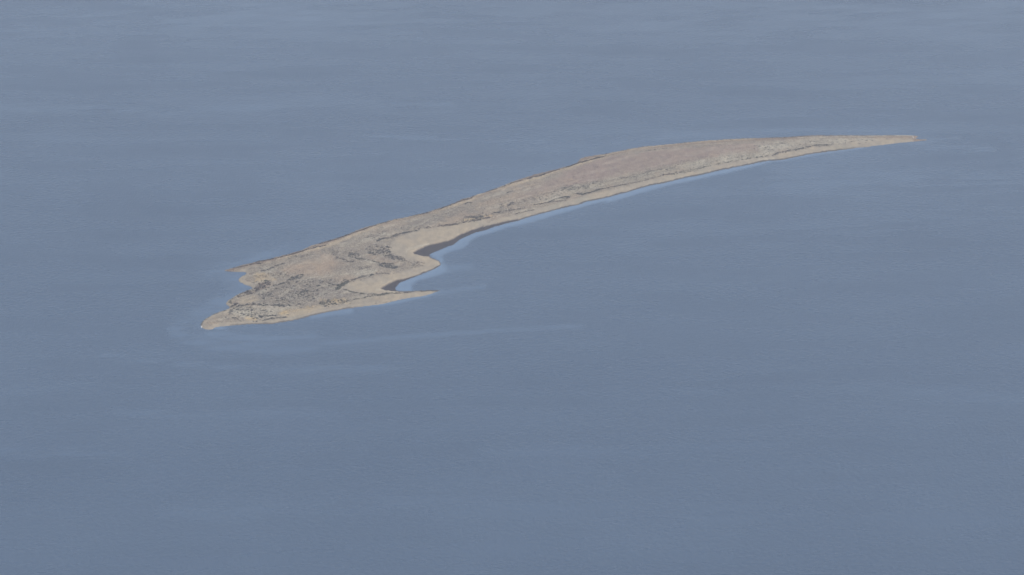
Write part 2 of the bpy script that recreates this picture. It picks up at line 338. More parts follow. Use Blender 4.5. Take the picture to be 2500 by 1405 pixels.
# ------------------------------------------------------------------ mesh helpers
def mesh_np(name, V, Fq, smooth_shade=True):
    me = bpy.data.meshes.new(name); V = np.asarray(V, np.float32); Fq = np.asarray(Fq, np.int32); k = Fq.shape[1]
    me.vertices.add(len(V)); me.vertices.foreach_set('co', V.ravel())
    me.loops.add(Fq.size); me.loops.foreach_set('vertex_index', Fq.ravel())
    me.polygons.add(len(Fq)); me.polygons.foreach_set('loop_start', np.arange(0, Fq.size, k, dtype=np.int32))
    me.polygons.foreach_set('use_smooth', np.full(len(Fq), smooth_shade)); me.update(calc_edges=True); me.validate()
    return me
def link(name, me, material, kind=None, label=None, cat=None, group=None, loc=None, rz=0):
    o = bpy.data.objects.new(name, me); C.objects.link(o)
    if material and not me.materials: me.materials.append(material)
    if kind: o['kind'] = kind
    if label: o['label'] = label
    if cat: o['category'] = cat
    if group: o['group'] = group
    if loc is not None: o.location = loc
    o.rotation_euler = (0, 0, rz); return o
def attr_f(me, name, v): a = me.attributes.new(name, 'FLOAT', 'POINT'); a.data.foreach_set('value', np.asarray(v, np.float32))
def attr_c(me, name, c):
    a = me.attributes.new(name, 'FLOAT_COLOR', 'POINT'); a.data.foreach_set('color', np.concatenate([c, np.ones((len(c), 1))], 1).astype(np.float32).ravel())

# ------------------------------------------------------------------ water
gA = to_ground(np.array([(-160, -60), (2660, -60), (-160, 1470), (2660, 1470)]))
x0, x1 = gA[:, 0].min(), gA[:, 0].max(); y0, y1 = gA[:, 1].min(), gA[:, 1].max()
xs = np.arange(x0, x1, 3.6); ys = [y0]
while ys[-1] < y1: ys.append(ys[-1] + 5.0)
ys = np.array(ys)
xs = np.concatenate([[-20000], xs, [20000]]); ys = np.concatenate([[-16000], ys, [24000]])
X, Y = np.meshgrid(xs, ys); g = np.stack([X.ravel(), Y.ravel()], -1); nx, ny = len(xs), len(ys)
p = to_chart(g); p[(g[:, 1] < 100)] = (1e6, 1e6)
n1 = nz[0].fbm(g[:, 0] * .02, g[:, 1] * .012); n2 = nz[1].fbm(g[:, 0] * .008 + 7, g[:, 1] * .0025); n3 = nz[3].fbm(g[:, 0] * .06, g[:, 1] * .04)
pq = p + np.stack([(n1 - .5) * 16, (n3 - .5) * 5], -1)
calm = np.zeros(len(p))
near_calm = [
  S(2, 1020,1190, 1290,1195, 1275,1130, 1300,1080, 1370,1035, 1500,1005, 1680,950, 1760,905, 1720,860, 1700,800, 1655,720, 1690,690, 1800,645, 1960,600, 2030,550, 2065,500, 2150,450, 2248,405, 2248,330, 1900,470, 1850,530, 1500,680, 1660,800, 1480,920, 1060,1090)
  , S(3, 300,1270, 430,1265, 650,1208, 800,1165, 1000,1090, 1200,1055, 1400,1008, 1600,950, 1800,888, 2000,830, 2200,768, 2500,690, 2500,630, 2200,695, 1700,830, 1250,955, 1000,1025, 625,1140, 350,1240)
  , S(4, 490,935, 700,875, 850,832, 1000,788, 1150,748, 1300,708, 1500,665, 1700,622, 2000,556, 2300,482, 2500,432, 2500,405, 2300,445, 2000,503, 1620,592, 1380,635, 1060,705, 850,765, 490,862)
  , S(5, 140,530, 300,512, 500,480, 750,437, 1000,402, 1300,358, 1300,345, 900,395, 600,435, 250,505)
  , S(1, 1830,1090, 1840,1125, 2000,1098, 2200,1062, 2498,1035, 2498,945, 2150,1005, 1980,1040)
  , S(2, 450,1410, 700,1395, 850,1392, 1000,1380, 1150,1345, 1300,1305, 1500,1265, 1600,1235, 1700,1190, 1660,1170, 1400,1250, 1000,1330, 600,1390)
  , S(1, 378,1270, 450,1280, 620,1268, 560,1245, 480,1230, 390,1245)]
for z, zk in zip(near_calm, (.95, .95, .95, .9, .6, .75, .8)): calm = np.maximum(calm, poly_mask(p * .35 + pq * .65, z, 4.5) * zk)
rim = np.exp(-seg_dist(np.clip(p, -3000, 6000), OUT[::2], True) / 9); shallow_sheen = calm * (.40 + .35 * rim)
soft = [   # drifting slicks: (line, half width, amount)
  ([(600, 700), (540, 750), (470, 775), (412, 802), (430, 826), (520, 842), (650, 848), (760, 842)], 14, .55),
  ([(520, 820), (640, 826), (760, 832)], 18, .35),
  ([(760, 840), (860, 831), (980, 823), (1120, 813), (1180, 810)], 7, .36),
  ([(1180, 808), (1300, 800), (1420, 795)], 6, .28),
  ([(250, 868), (420, 888), (600, 900), (800, 903), (1000, 895)], 9, .24),
  ([(330, 845), (420, 878), (520, 893)], 14, .15),
  ([(1060, 660), (1110, 655), (1150, 650)], 8, .35), ([(1075, 716), (1130, 706), (1180, 700)], 7, .30),
  ([(590, 672), (560, 690), (590, 705)], 24, .6), ([(530, 740), (520, 760), (480, 780)], 18, .5),
  ([(700, 605), (620, 632), (540, 655), (505, 668)], 8, .35), ([(2270, 343), (2340, 337), (2420, 332)], 5, .26), ([(2230, 350), (2300, 362), (2420, 366)], 12, .22),
  ([(1500, 350), (1700, 325), (1950, 318), (2200, 322)], 7, .14), ([(1000, 520), (1200, 450), (1380, 385)], 6, .08),
  ([(1900, 440), (2200, 450), (2500, 440)], 40, .20), ([(1500, 600), (2000, 560), (2500, 540)], 45, .12),
  ([(0, 1098), (160, 1106), (340, 1112)], 14, .25), ([(280, 1005), (520, 1012), (820, 1010)], 12, .18),
  ([(1180, 1105), (1500, 1100), (1900, 1085)], 14, .14), ([(0, 960), (150, 940), (330, 900)], 18, .12),
  ([(0, 260), (400, 275), (800, 250), (1100, 262)], 14, .18), ([(900, 335), (1100, 338), (1320, 345)], 7, .22),
  ([(0, 60), (700, 40), (1600, 55), (2500, 30)], 60, .14), ([(1900, 180), (2200, 175), (2500, 190)], 22, .12),
  ([(1500, 960), (2000, 940), (2500, 975)], 16, .12), ([(400, 1250), (900, 1235), (1400, 1245)], 22, .10), ([(1700, 1260), (2100, 1250), (2500, 1270)], 30, .10)]
pc2 = np.clip(p, -3000, 6000); wisp = .25 + 1.25 * smooth(.36, .66, nz[2].fbm(pc2[:, 0] * .011 + pc2[:, 1] * .02, pc2[:, 1] * .13 + pc2[:, 0] * .004, 4))
for ln, wd, k in soft: calm = np.maximum(calm, line_mask(p * .6 + pq * .4, densify(ln, 30), wd) * min(k * (2.1 if k > .26 else 1.5), .95) * (.55 + .7 * n1) * wisp)
ruffle = np.zeros(len(p))
for ln, wd, k in [([(420, 842), (520, 866), (640, 876), (800, 872), (950, 858)], 10, .5), ([(900, 820), (1000, 815), (1150, 803)], 5, .25), ([(1100, 610), (1250, 590), (1500, 520)], 30, .4), ([(1250, 640), (1500, 620), (1800, 600)], 40, .25)]:
    ruffle = np.maximum(ruffle, line_mask(pq, ln, wd) * k)
calm = np.clip(calm + (n2 - .5) * .30 - ruffle * .5, 0, 1)
shallow_sheen = np.maximum(shallow_sheen, .13 * np.exp(-seg_dist(np.clip(p, -3000, 6000), OUT[::3], True) / 28))
shallow_sheen = np.clip(shallow_sheen + calm * .20 + .05 * (n2 - .5), 0, 1)  # brighter sky reflection of calm slicks also painted in with the shallows' colour
idx = np.arange(nx * ny).reshape(ny, nx)
quads = np.stack([idx[:-1, :-1], idx[:-1, 1:], idx[1:, 1:], idx[1:, :-1]], -1).reshape(-1, 4)
me = mesh_np('water', np.concatenate([g, np.zeros((len(g), 1))], 1), quads)
attr_f(me, 'calm', calm); attr_f(me, 'shallow_sheen', shallow_sheen)
link('water', me, water_material(), kind='structure', label='blue grey rippled lake water with calm pale slicks around the island')
# lake bed so that nothing below the surface is empty
me = mesh_np('lake_bed', [(-20000, -16000, -1.6), (20000, -16000, -1.6), (20000, 24000, -1.6), (-20000, 24000, -1.6)], [(0, 1, 2, 3)])
lb, tt, bb = mat('lake_mud'); bb.inputs['Base Color'].default_value = (.06, .06, .055, 1)
link('lake_bed', me, lb, kind='structure')

# ------------------------------------------------------------------ island terrain
gi = to_ground(OUT); M_GROUND = ground_material()
xs = np.arange(gi[:, 0].min() - 12, gi[:, 0].max() + 12, .7); ys = np.arange(gi[:, 1].min() - 30, gi[:, 1].max() + 30, 1.7)
X, Y = np.meshgrid(xs, ys); ny, nx = X.shape; G = np.stack([X.ravel(), Y.ravel()], -1)
pc = to_chart(G)
# coarse keep mask first
coarse = np.zeros(len(G), bool); cs = densify(OUT, 1e9, True)
sub = (slice(None, None, 4), slice(None, None, 8)); Gs = np.stack([X[sub].ravel(), Y[sub].ravel()], -1); ps = to_chart(Gs)
ds = seg_dist(ps, OUT[::2], True); ks = (inside(ps, OUT) | (ds < 22)).reshape(X[sub].shape)
keep = np.repeat(np.repeat(ks, 4, 0), 8, 1)[:ny, :nx]
sel = np.flatnonzero(keep.ravel())
h, col, speck, kindv, dd = ground_fields(G[sel])
H = np.full(nx * ny, -9.0); H[sel] = h; COLV = np.zeros((nx * ny, 3)); COLV[sel] = col; SPK = np.zeros(nx * ny); SPK[sel] = speck
KND = np.zeros(nx * ny, int); KND[sel] = kindv; DD = np.full(nx * ny, -99.0); DD[sel] = dd
idx = np.arange(nx * ny).reshape(ny, nx)
Q = np.stack([idx[:-1, :-1], idx[:-1, 1:], idx[1:, 1:], idx[1:, :-1]], -1).reshape(-1, 4)
Q = Q[(DD[Q].min(1) > -7)]
qk = np.median(KND[Q], axis=1).astype(int)
for k, nm, lab in ((0, 'terrain', 'low dry scrubland ground in the middle of the narrow island'), (1, 'beach', 'plain tan sand beach rimming the island'), (2, 'mudflat', 'dark wet mudflat in the coves beside the beach')):
    q = Q[qk == k]; u, inv = np.unique(q.ravel(), return_inverse=True)
    me = mesh_np(nm, np.concatenate([G[u], H[u][:, None]], 1), inv.reshape(-1, 4)); attr_c(me, 'soil', COLV[u]); attr_f(me, 'speckle', SPK[u])
    link(nm, me, M_GROUND, kind='structure', label=lab)
def ground_z(x, y):
    i = int(round((x - xs[0]) / .7)); j = int(round((y - ys[0]) / 1.7))
    return float(H[min(max(j, 0), ny - 1) * nx + min(max(i, 0), nx - 1)]) if 0 <= i < nx and 0 <= j < ny else -9.0
def ground_d(x, y):
    i = int(round((x - xs[0]) / .7)); j = int(round((y - ys[0]) / 1.7))
    return float(DD[min(max(j, 0), ny - 1) * nx + min(max(i, 0), nx - 1)]) if 0 <= i < nx and 0 <= j < ny else -99.0

# ------------------------------------------------------------------ bushes
def bush_arrays(seed, leaves=46, w=1.0, h=.62, spread=1.0):
    """an uneven mound of leaf sprays on short twigs; unit radius, base at z=0"""
    r = np.random.default_rng(seed); V = []; Fc = []
    lobes = [(r.normal(0, .34) * spread, r.normal(0, .34) * spread, r.uniform(.45, .8)) for _ in range(5)]
    for k in range(leaves):
        lx, ly, lr = lobes[r.integers(5)]
        a = r.uniform(0, 2 * math.pi); e = math.acos(r.uniform(0, 1)); rad = lr * r.uniform(.62, 1.0)
        c = np.array([lx + math.cos(a) * math.sin(e) * rad * w, ly + math.sin(a) * math.sin(e) * rad * w, (.08 + math.cos(e) * rad * 1.25) * h])
        n = np.array([math.cos(a) * math.sin(e), math.sin(a) * math.sin(e), math.cos(e) + .35]) + r.normal(0, .35, 3); n /= np.linalg.norm(n)
        t1 = np.cross(n, r.normal(0, 1, 3)); t1 /= np.linalg.norm(t1); t2 = np.cross(n, t1)
        s1, s2 = r.uniform(.14, .27), r.uniform(.09, .2); b = len(V)
        V += [c - t1 * s1 - t2 * s2 * .5, c + t1 * s1 * .3 - t2 * s2, c + t1 * s1 + t2 * s2 * .4 + n * .04, c - t1 * s1 * .4 + t2 * s2]
        Fc.append((b, b + 1, b + 2, b + 3))
    for k in range(6):                                             # twigs
        lx, ly, lr = lobes[k % 5]; b = len(V); a = r.uniform(0, 6.28); dx, dy = math.cos(a) * .02, math.sin(a) * .02
        tx, ty, tz = lx + r.normal(0, .2), ly + r.normal(0, .2), h * lr * 1.1
        V += [np.array([lx * .3 - dx, ly * .3 - dy, -.08]), np.array([lx * .3 + dx, ly * .3 + dy, -.08]), np.array([tx + dx * .5, ty + dy * .5, tz]), np.array([tx - dx * .5, ty - dy * .5, tz])]
        Fc.append((b, b + 1, b + 2, b + 3))
    V = np.array(V); V[:, 2] = np.maximum(V[:, 2], -.1)
    return V, np.array(Fc)
bushes = []     # (x, y, radius, colour, height factor, label, group)
def scatter_poly(poly, n, rad, colour, label, group, jit=0):
    P = np.array(poly); lo, hi = P.min(0), P.max(0); got = 0; tries = 0
    n = int(n * 1.5)
    while got < n and tries < n * 60:
        tries += 1; q = rng.uniform(lo, hi)
        if not inside(q[None], poly)[0]: continue
        gx, gy = to_ground(q)
        if nz[5].fbm(np.array([gx * .16]), np.array([gy * .06]), 2)[0] + rng.uniform(-.5, .5) < .46: continue
        bushes.append((gx, gy, rng.uniform(*rad) * rng.choice([.5, .65, .8, 1.2]), colour, rng.uniform(.8, 1.25), label, group)); got += 1
def scatter_line(line, n, wd, rad, colour, label, group):
    L = densify(line, 2.0)
    for _ in range(int(n * 1.9)):
        q = L[rng.integers(len(L))] + rng.normal(0, 1, 2) * (wd, wd * .55)
        if nz[5].fbm(np.array([q[0] * .05]), np.array([q[1] * .05]), 2)[0] + rng.uniform(-.3, .3) < .33: continue
        gx, gy = to_ground(q)
        bushes.append((gx, gy, rng.uniform(*rad) * rng.choice([.65, .85, 1, 1.25]), colour, rng.uniform(.8, 1.2), label, group))
A, B = scatter_poly, scatter_line
L1, G1 = 'in the grey thicket of the broad end', 'bushes in the grey thicket of the broad end'
A(S(1, 1050,700, 1300,640, 1500,600, 1650,560, 1900,520, 2200,530, 2300,650, 2250,720, 2000,800, 1900,900, 1700,950, 1450,940, 1200,930, 1050,900, 1080,800, 1000,750), 500, (.5, 1.05), 'sage', L1, G1)
A(S(1, 1560,760, 1900,620, 2150,540, 2420,540, 2440,600, 2100,660, 1900,740, 1650,790), 90, (.6, 1.2), 'sage', L1, G1)
A(S(1, 1100,800, 1500,740, 1750,860, 1700,940, 1300,930), 70, (.6, 1.1), 'sage', L1, G1)
L2, G2 = 'among pale stony patches by the blunt tip', 'bushes among pale stony patches by the blunt tip'
A(S(1, 570,1040, 700,965, 900,930, 1200,1000, 1370,1060, 1300,1110, 1050,1130, 850,1100, 640,1075), 190, (.6, 1.15), 'sage', L2, G2)
B(S(1, 750,950, 850,930, 1000,925, 1200,930, 1450,945), 70, 2.2, (.7, 1.3), 'sage', L2, G2)
L3, G3 = 'in the reddish patch beside the small bays', 'bushes in the reddish patch beside the small bays'
A(S(1, 820,740, 900,690, 1000,660, 1080,600, 1200,570, 1270,610, 1200,660, 1050,700, 950,770, 890,765), 190, (.6, 1.2), 'brown', L3, G3)
B(S(1, 720,805, 830,772, 900,760), 40, 1.6, (.6, 1.1), 'brown', L3, G3)
B(S(1, 660,830, 760,770, 880,700), 36, 1.6, (.5, 1.0), 'brown', L3, G3)
B(S(1, 980,575, 1100,560, 1250,570), 22, 1.8, (.6, 1.1), 'olive', L3, G3)
L4, G4 = 'at the waterline of the blunt tip', 'bushes at the waterline of the blunt tip'
B(S(1, 200,1205, 230,1140, 330,1082, 400,1046, 470,1018, 570,990), 70, .8, (.45, .85), 'olive', L4, G4)
B(S(1, 650,945, 700,925, 740,900), 36, 1.2, (.6, 1.1), 'brown', L4, G4); B(S(1, 640,860, 655,890), 14, 1.5, (.6, 1.1), 'olive', L4, G4)
L5, G5 = 'alone on bare sand by the blunt tip', 'bushes alone on bare sand by the blunt tip'
for zx, zy, rr in ((580,1115,1.3), (690,1118,1.5), (720,1120,1.4), (745,1135,1.2), (440,1165,1.2), (1155,1010,1.6), (1510,1070,1.2), (985,1130,1.2), (800,1160,1.0), (268,1140,.9), (630,1060,1.2), (1000,1168,1.2), (1040,1170,1.0)):
    for k in range(3):
        gx, gy = to_ground(np.array(S(1, zx + random.uniform(-14, 14), zy + random.uniform(-5, 5))[0])); bushes.append((gx, gy, rr * random.uniform(.6, .9), 'sage', 1.0, L5, G5))
L6, G6 = 'in broken lines above the near beach', 'bushes in broken lines above the near beach'
B(S(1, 1140,1152, 1250,1130, 1370,1112, 1490,1104), 60, 1.2, (.6, 1.1), 'sage', L6, G6); B(S(1, 1100,1100, 1350,1080), 40, 1.6, (.6, 1.0), 'sage', L6, G6)
A(S(1, 1980,880, 2250,840, 2498,830, 2498,890, 2200,930, 2080,980), 90, (.6, 1.1), 'sage', L6, G6)
A(S(2, 0,1330, 150,1310, 420,1325, 400,1362, 250,1390, 0,1400), 90, (.6, 1.1), 'olive', L6, G6)
B(S(2, 470,1318, 560,1308, 700,1275, 800,1265, 1000,1232, 1060,1222), 80, 1.2, (.6, 1.0), 'olive', L6, G6)
L7, G7 = 'on the thin spit below the cove', 'bushes on the thin spit below the cove'
B(S(2, 1010,1228, 1080,1225, 1250,1215), 30, 1.2, (.5, .9), 'brown', L7, G7); B(S(2, 1400,1202, 1440,1195, 1560,1186, 1650,1180), 34, 1.0, (.5, .9), 'brown', L7, G7)
B(S(2, 780,1362, 900,1345, 1000,1330), 24, 1.0, (.4, .8), 'brown', L7, G7)
L8, G8 = 'in the curved row behind the lower cove', 'bushes in the curved row behind the lower cove'
B(S(2, 340,1190, 450,1222, 620,1246, 820,1250, 950,1236, 1060,1225), 110, 1.2, (.55, 1.0), 'olive', L8, G8)
B(S(2, 450,1065, 600,1012, 700,992, 800,972, 920,966, 970,960), 80, 1.8, (.6, 1.2), 'sage', L8, G8)
A(S(2, 215,1190, 230,1140, 290,1110, 400,1060, 410,1090, 330,1140, 270,1190), 70, (.8, 1.4), 'olive', L8, G8)
L9, G9 = 'in the thicket between the two coves', 'bushes in the thicket between the two coves'
A(S(2, 650,600, 750,560, 950,600, 1000,700, 1180,780, 1150,810, 1050,780, 850,740, 650,690), 190, (.6, 1.25), 'sage', L9, G9)
A(S(2, 820,640, 960,600, 1000,600, 960,680, 1040,730, 900,740), 60, (.6, 1.2), 'brown', L9, G9)
A(S(2, 380,690, 500,665, 560,740, 400,755), 60, (.6, 1.2), 'sage', L9, G9); B(S(2, 230,750, 300,762, 380,800, 480,810), 40, 1.5, (.6, 1.1), 'brown', L9, G9)
A(S(2, 780,840, 900,820, 1050,840, 1090,880, 1020,905, 880,885), 130, (.6, 1.2), 'sage', L9, G9)
B(S(2, 500,762, 650,772, 780,812, 900,830, 1000,830), 60, 1.6, (.6, 1.1), 'olive', L9, G9)
A(S(2, 1080,880, 1200,800, 1450,800, 1420,860, 1200,910), 100, (.45, .85), 'brown', L9, G9); A(S(2, 1000,720, 1150,740, 1200,790, 1100,800, 980,770), 50, (.6, 1.1), 'brown', L9, G9)
A(S(2, 500,880, 650,860, 750,880, 550,920), 34, (.6, 1.0), 'brown', L9, G9)
LA, GA = 'in the row above the upper cove', 'bushes in the row above the upper cove'
B(S(2, 940,490, 1060,440, 1150,412, 1300,382, 1360,372), 80, 2.0, (.6, 1.15), 'sage', LA, GA); B(S(2, 800,515, 880,490), 26, 2.0, (.7, 1.3), 'sage', LA, GA)
B(S(2, 1440,347, 1600,325, 1700,316, 1830,300, 1900,285, 2100,250, 2248,215), 140, 1.8, (.5, 1.0), 'brown', LA, GA)
A(S(2, 1850,265, 1980,200, 2200,150, 2248,120, 2248,200, 2000,260), 110, (.55, 1.0), 'brown', LA, GA)
A(S(2, 560,470, 900,370, 940,440, 700,490), 50, (.5, .9), 'sage', LA, GA); A(S(2, 1100,330, 1400,290, 1450,330, 1150,390), 40, (.5, .9), 'sage', LA, GA)
LB, GB = 'in the strip along the far shore', 'bushes in the strip along the far shore'
for ln, n in ((S(3, 0,800, 150,748, 300,700, 440,668, 475,628), 120), (S(3, 600,580, 750,535, 900,490, 1050,440), 60), (S(3, 1050,430, 1250,385, 1400,345, 1500,318, 1600,285, 1700,250, 1900,190, 2000,150, 2100,120, 2300,70, 2480,28), 260), (S(2, 0,545, 200,490, 350,435, 500,385, 640,345), 110), (S(2, 640,340, 800,280, 950,235, 1100,195, 1250,165, 1450,130, 1700,55, 1800,20), 130), (S(1, 1020,258, 1200,232, 1350,206, 1500,168, 1650,128, 1800,80, 2000,30, 2100,8), 150), (S(1, 690,350, 820,338, 1000,295, 1110,288), 50)):
    B(ln, int(n * 1.3), 1.2, (.6, 1.05), 'brown', LB, GB)
LC, GC = 'along the far edge of the thin half', 'bushes along the far edge of the thin half'
B(S(4, 0,510, 100,470, 250,430, 420,380), 90, 1.5, (.5, .95), 'brown', LC, GC); B(S(4, 450,345, 700,296, 950,248, 1250,217, 1500,196, 1700,178, 2000,158, 2300,145), 170, .8, (.5, .8), 'brown', LC, GC)
B(S(5, 0,243, 300,234, 600,217, 850,218, 1100,214, 1300,212, 1450,210), 190, .7, (.5, .85), 'brown', LC, GC); B(S(5, 1560,213, 1650,215, 1720,214), 14, .7, (.4, .7), 'sage', LC, GC)
B(S(4, 870,327, 1000,303, 1100,292, 1230,272), 40, 1.0, (.4, .8), 'sage', LC, GC); B(S(4, 1400,255, 1800,240), 20, 1.0, (.4, .6), 'sage', LC, GC)
LD, GD = 'in the line above the middle beach', 'bushes in the line above the middle beach'
B(S(3, 0,1100, 150,1085, 250,1062, 400,1028, 520,1000, 640,985, 750,960), 110, 2.0, (.55, 1.0), 'brown', LD, GD)
B(S(3, 370,965, 550,970, 700,920, 850,885, 950,870, 1100,850, 1260,820), 110, 2.4, (.6, 1.1), 'sage', LD, GD)
A(S(3, 780,900, 880,870, 890,895, 800,915), 26, (.6, 1.1), 'sage', LD, GD); A(S(3, 280,930, 500,940, 540,980, 350,1000), 50, (.5, 1.0), 'brown', LD, GD)
B(S(3, 1010,785, 1060,750), 16, 1.8, (.6, 1.1), 'sage', LD, GD); B(S(3, 1600,745, 1700,692, 1800,668, 1900,650, 2000,642), 90, 1.7, (.6, 1.1), 'sage', LD, GD)
B(S(3, 1700,720, 1880,700), 36, 1.4, (.5, .9), 'brown', LD, GD); B(S(3, 2010,605, 2100,605, 2130,615), 30, 1.6, (.6, 1.1), 'sage', LD, GD)
B(S(3, 1400,772, 1600,740), 40, 1.1, (.5, .9), 'brown', LD, GD); B(S(3, 1100,910, 1300,860, 1400,840), 34, 1.3, (.45, .8), 'brown', LD, GD)
B(S(3, 2130,615, 2200,592, 2300,570, 2450,522), 80, 1.1, (.55, 1.0), 'olive', LD, GD)
LE, GE = 'scattered over the open middle ground', 'bushes scattered over the open middle ground'
A(S(3, 1750,550, 1800,515, 2000,480, 2250,475, 2250,520, 2000,560, 1800,575), 90, (.55, 1.0), 'sage', LE, GE); A(S(3, 1300,680, 1500,620, 1750,560, 1900,600, 1600,700, 1400,710), 70, (.5, .95), 'sage', LE, GE)
A(S(3, 600,840, 1200,680, 1300,740, 900,860), 70, (.5, 1.0), 'sage', LE, GE); A(S(3, 2250,430, 2500,390, 2500,500, 2300,520), 40, (.5, .9), 'sage', LE, GE)
B(S(3, 980,590, 1080,555), 20, 1.5, (.45, .85), 'sage', LE, GE); B(S(3, 340,755, 420,735), 20, 1.6, (.5, .9), 'sage', LE, GE)
A(S(3, 1100,640, 1600,420, 2300,160, 2500,120, 2500,380, 1700,520), 36, (.4, .75), 'brown', LE, GE); A(S(3, 0,850, 400,770, 900,620, 900,700, 300,880, 0,1000), 60, (.4, .75), 'sage', LE, GE)
LF, GF = "in the long line beside the thin half's beach", "bushes in the long line beside the thin half's beach"
B(S(4, 0,890, 100,862, 180,835, 300,820, 400,785), 80, 1.8, (.55, 1.0), 'sage', LF, GF)
B(S(4, 400,785, 500,765, 600,742, 700,722, 850,692, 950,670, 1050,641, 1200,602, 1300,588), 150, 1.2, (.5, .95), 'brown', LF, GF)
B(S(4, 1300,592, 1400,567, 1500,550, 1600,530, 1700,500), 110, 2.6, (.5, .95), 'olive', LF, GF); B(S(4, 1450,575, 1620,540), 24, 1.0, (.5, .9), 'brown', LF, GF)
B(S(4, 1700,500, 1850,470, 1950,448, 2050,428, 2200,402, 2350,382, 2500,362), 90, 1.6, (.55, 1.0), 'olive', LF, GF)
B(S(5, 180,462, 250,430, 350,415, 450,390, 550,375, 600,360, 700,345, 800,335, 900,330), 120, 2.0, (.6, 1.15), 'sage', LF, GF)
LG, GG = 'in the loose patch inland of the beach line', 'bushes in the loose patch inland of the beach line'
B(S(4, 680,642, 800,630, 900,610, 1000,572, 1100,547, 1250,530, 1350,505), 90, 2.2, (.5, .9), 'sage', LG, GG)
A(S(4, 600,690, 700,620, 1000,560, 1350,480, 1350,520, 1000,640), 70, (.45, .8), 'sage', LG, GG); A(S(4, 0,800, 0,720, 350,680, 550,680, 300,760), 80, (.5, .9), 'sage', LG, GG)
A(S(4, 1350,480, 1500,380, 2000,370, 2500,310, 2500,350, 1900,450, 1500,530), 90, (.45, .9), 'olive', LG, GG); A(S(4, 2100,310, 2300,220, 2500,225, 2500,300), 24, (.5, .9), 'sage', LG, GG)
A(S(5, 0,340, 300,300, 700,290, 900,270, 900,300, 400,370, 100,420), 60, (.5, .95), 'sage', LG, GG)
LH, GH = 'alone on pale sand near the thin tip', 'bushes alone on pale sand near the thin tip'
for zx, zy, rr in ((1065,285,1.3), (1080,312,1.5), (1150,295,1.3), (1175,290,1.1), (1220,275,1.2), (1330,278,1.4), (1392,275,1.3), (1240,310,1.3), (1320,302,1.0), (985,320,1.0), (960,300,1.0), (910,305,1.0), (840,278,.9), (690,295,1.2), (1270,268,1.0), (1580,262,1.0), (270,300,1.1), (240,338,1.4)):
    for k in range(3):
        gx, gy = to_ground(np.array(S(5, zx + random.uniform(-11, 11), zy + random.uniform(-3, 3))[0])); bushes.append((gx, gy, rr * random.uniform(.55, .85), 'sage', 1.0, LH, GH))
LI, GI = 'on sandy ground between the two blunt points', 'bushes on sandy ground between the two blunt points'
B(S(1, 1130,412, 1250,370, 1350,322, 1450,290), 50, 1.4, (.5, .95), 'sage', LI, GI); A(S(1, 1450,230, 1600,170, 1900,140, 1900,170, 1600,230), 44, (.5, .9), 'sage', LI, GI)
A(S(1, 1500,560, 1560,510, 1700,470, 1760,460, 1760,500, 1600,560), 80, (.7, 1.25), 'sage', LI, GI); A(S(1, 1000,480, 1200,430, 1500,460, 1550,500, 1300,520, 1050,520), 60, (.5, .95), 'sage', LI, GI)
B(S(1, 1290,640, 1400,610, 1520,580), 34, 1.4, (.6, 1.1), 'sage', LI, GI); A(S(1, 1200,420, 1700,380, 1800,440, 1500,470), 24, (.5, .9), 'brown', LI, GI)
A(S(1, 2180,100, 2498,90, 2498,200, 2250,230), 44, (.5, .95), 'sage', LI, GI); A(S(2, 0,640, 250,600, 380,700, 200,720), 30, (.4, .8), 'sage', LI, GI)

# tiny tufts over the whole interior, thinner on open ground
lo, hi = OUT.min(0), OUT.max(0); P = rng.uniform(lo, hi, (60000, 2)); P = P[inside(P, OUT)]; Gp = to_ground(P)
dens = nz[5].fbm(Gp[:, 0] * .03, Gp[:, 1] * .012, 4); okb = (dens + rng.uniform(-.25, .25, len(P)) > .54)
for (gx, gy), e in zip(Gp[okb], dens[okb]):
    i = int(round((gx - xs[0]) / .7)); j = int(round((gy - ys[0]) / 1.7))
    if SPK[j * nx + i] > rng.uniform(.35, .75): bushes.append((gx, gy, rng.uniform(.28, .6), 'brown' if rng.random() < .4 else 'sage', 1.0, '', ''))
bushes = [b for b in bushes if ground_d(b[0], b[1]) > .9]
order = sorted(range(len(bushes)), key=lambda i: -bushes[i][2] / math.hypot(bushes[i][1], CAM_H))
single, rest = order[:300], order[300:]
# each single bush says its colour, its place and which side and end of that place it stands on
members = {}
for i in single: members.setdefault(bushes[i][5], []).append(i)
WHERE = {}
for lab, ids in members.items():
    ch = to_chart(np.array([bushes[i][:2] for i in ids]))
    e1, e2 = np.quantile(ch[:, 0], [1 / 3, 2 / 3]); ym = np.median(ch[:, 1])
    for i, (cx, cy) in zip(ids, ch):
        end = '' if len(ids) < 5 else (', forked end' if cx < e1 else ', middle' if cx < e2 else ', thin end')
        side = '' if len(ids) < 16 else (', far side' if cy < ym else ', near side')
        WHERE[i] = {'sage': 'grey', 'brown': 'brown', 'olive': 'olive'}[bushes[i][3]] + ' bush ' + lab + side + end
PROTO = {}
for ck in BUSH_MATS:
    for v in range(4):
        V, Fc = bush_arrays(100 + v * 7 + len(ck), 64); me = mesh_np('shrub', V, Fc, False); me.materials.append(BUSH_MATS[ck]); PROTO[ck, v] = me
for i in single:
    x, y, r, ck, hf, lab, grp = bushes[i]
    o = link('shrub', PROTO[ck, random.randrange(4)], None, label=WHERE[i], cat='bush', group=WHERE[i].replace(' bush ', ' bushes ').replace(',', ''), loc=(x, y, ground_z(x, y) - .03), rz=random.uniform(0, 6.28))
    o.scale = (r * 1.15, r * 1.15, r * hf)
allV, allF, allM, off = [], [], [], 0
small = [bush_arrays(500 + v, 22) for v in range(8)]
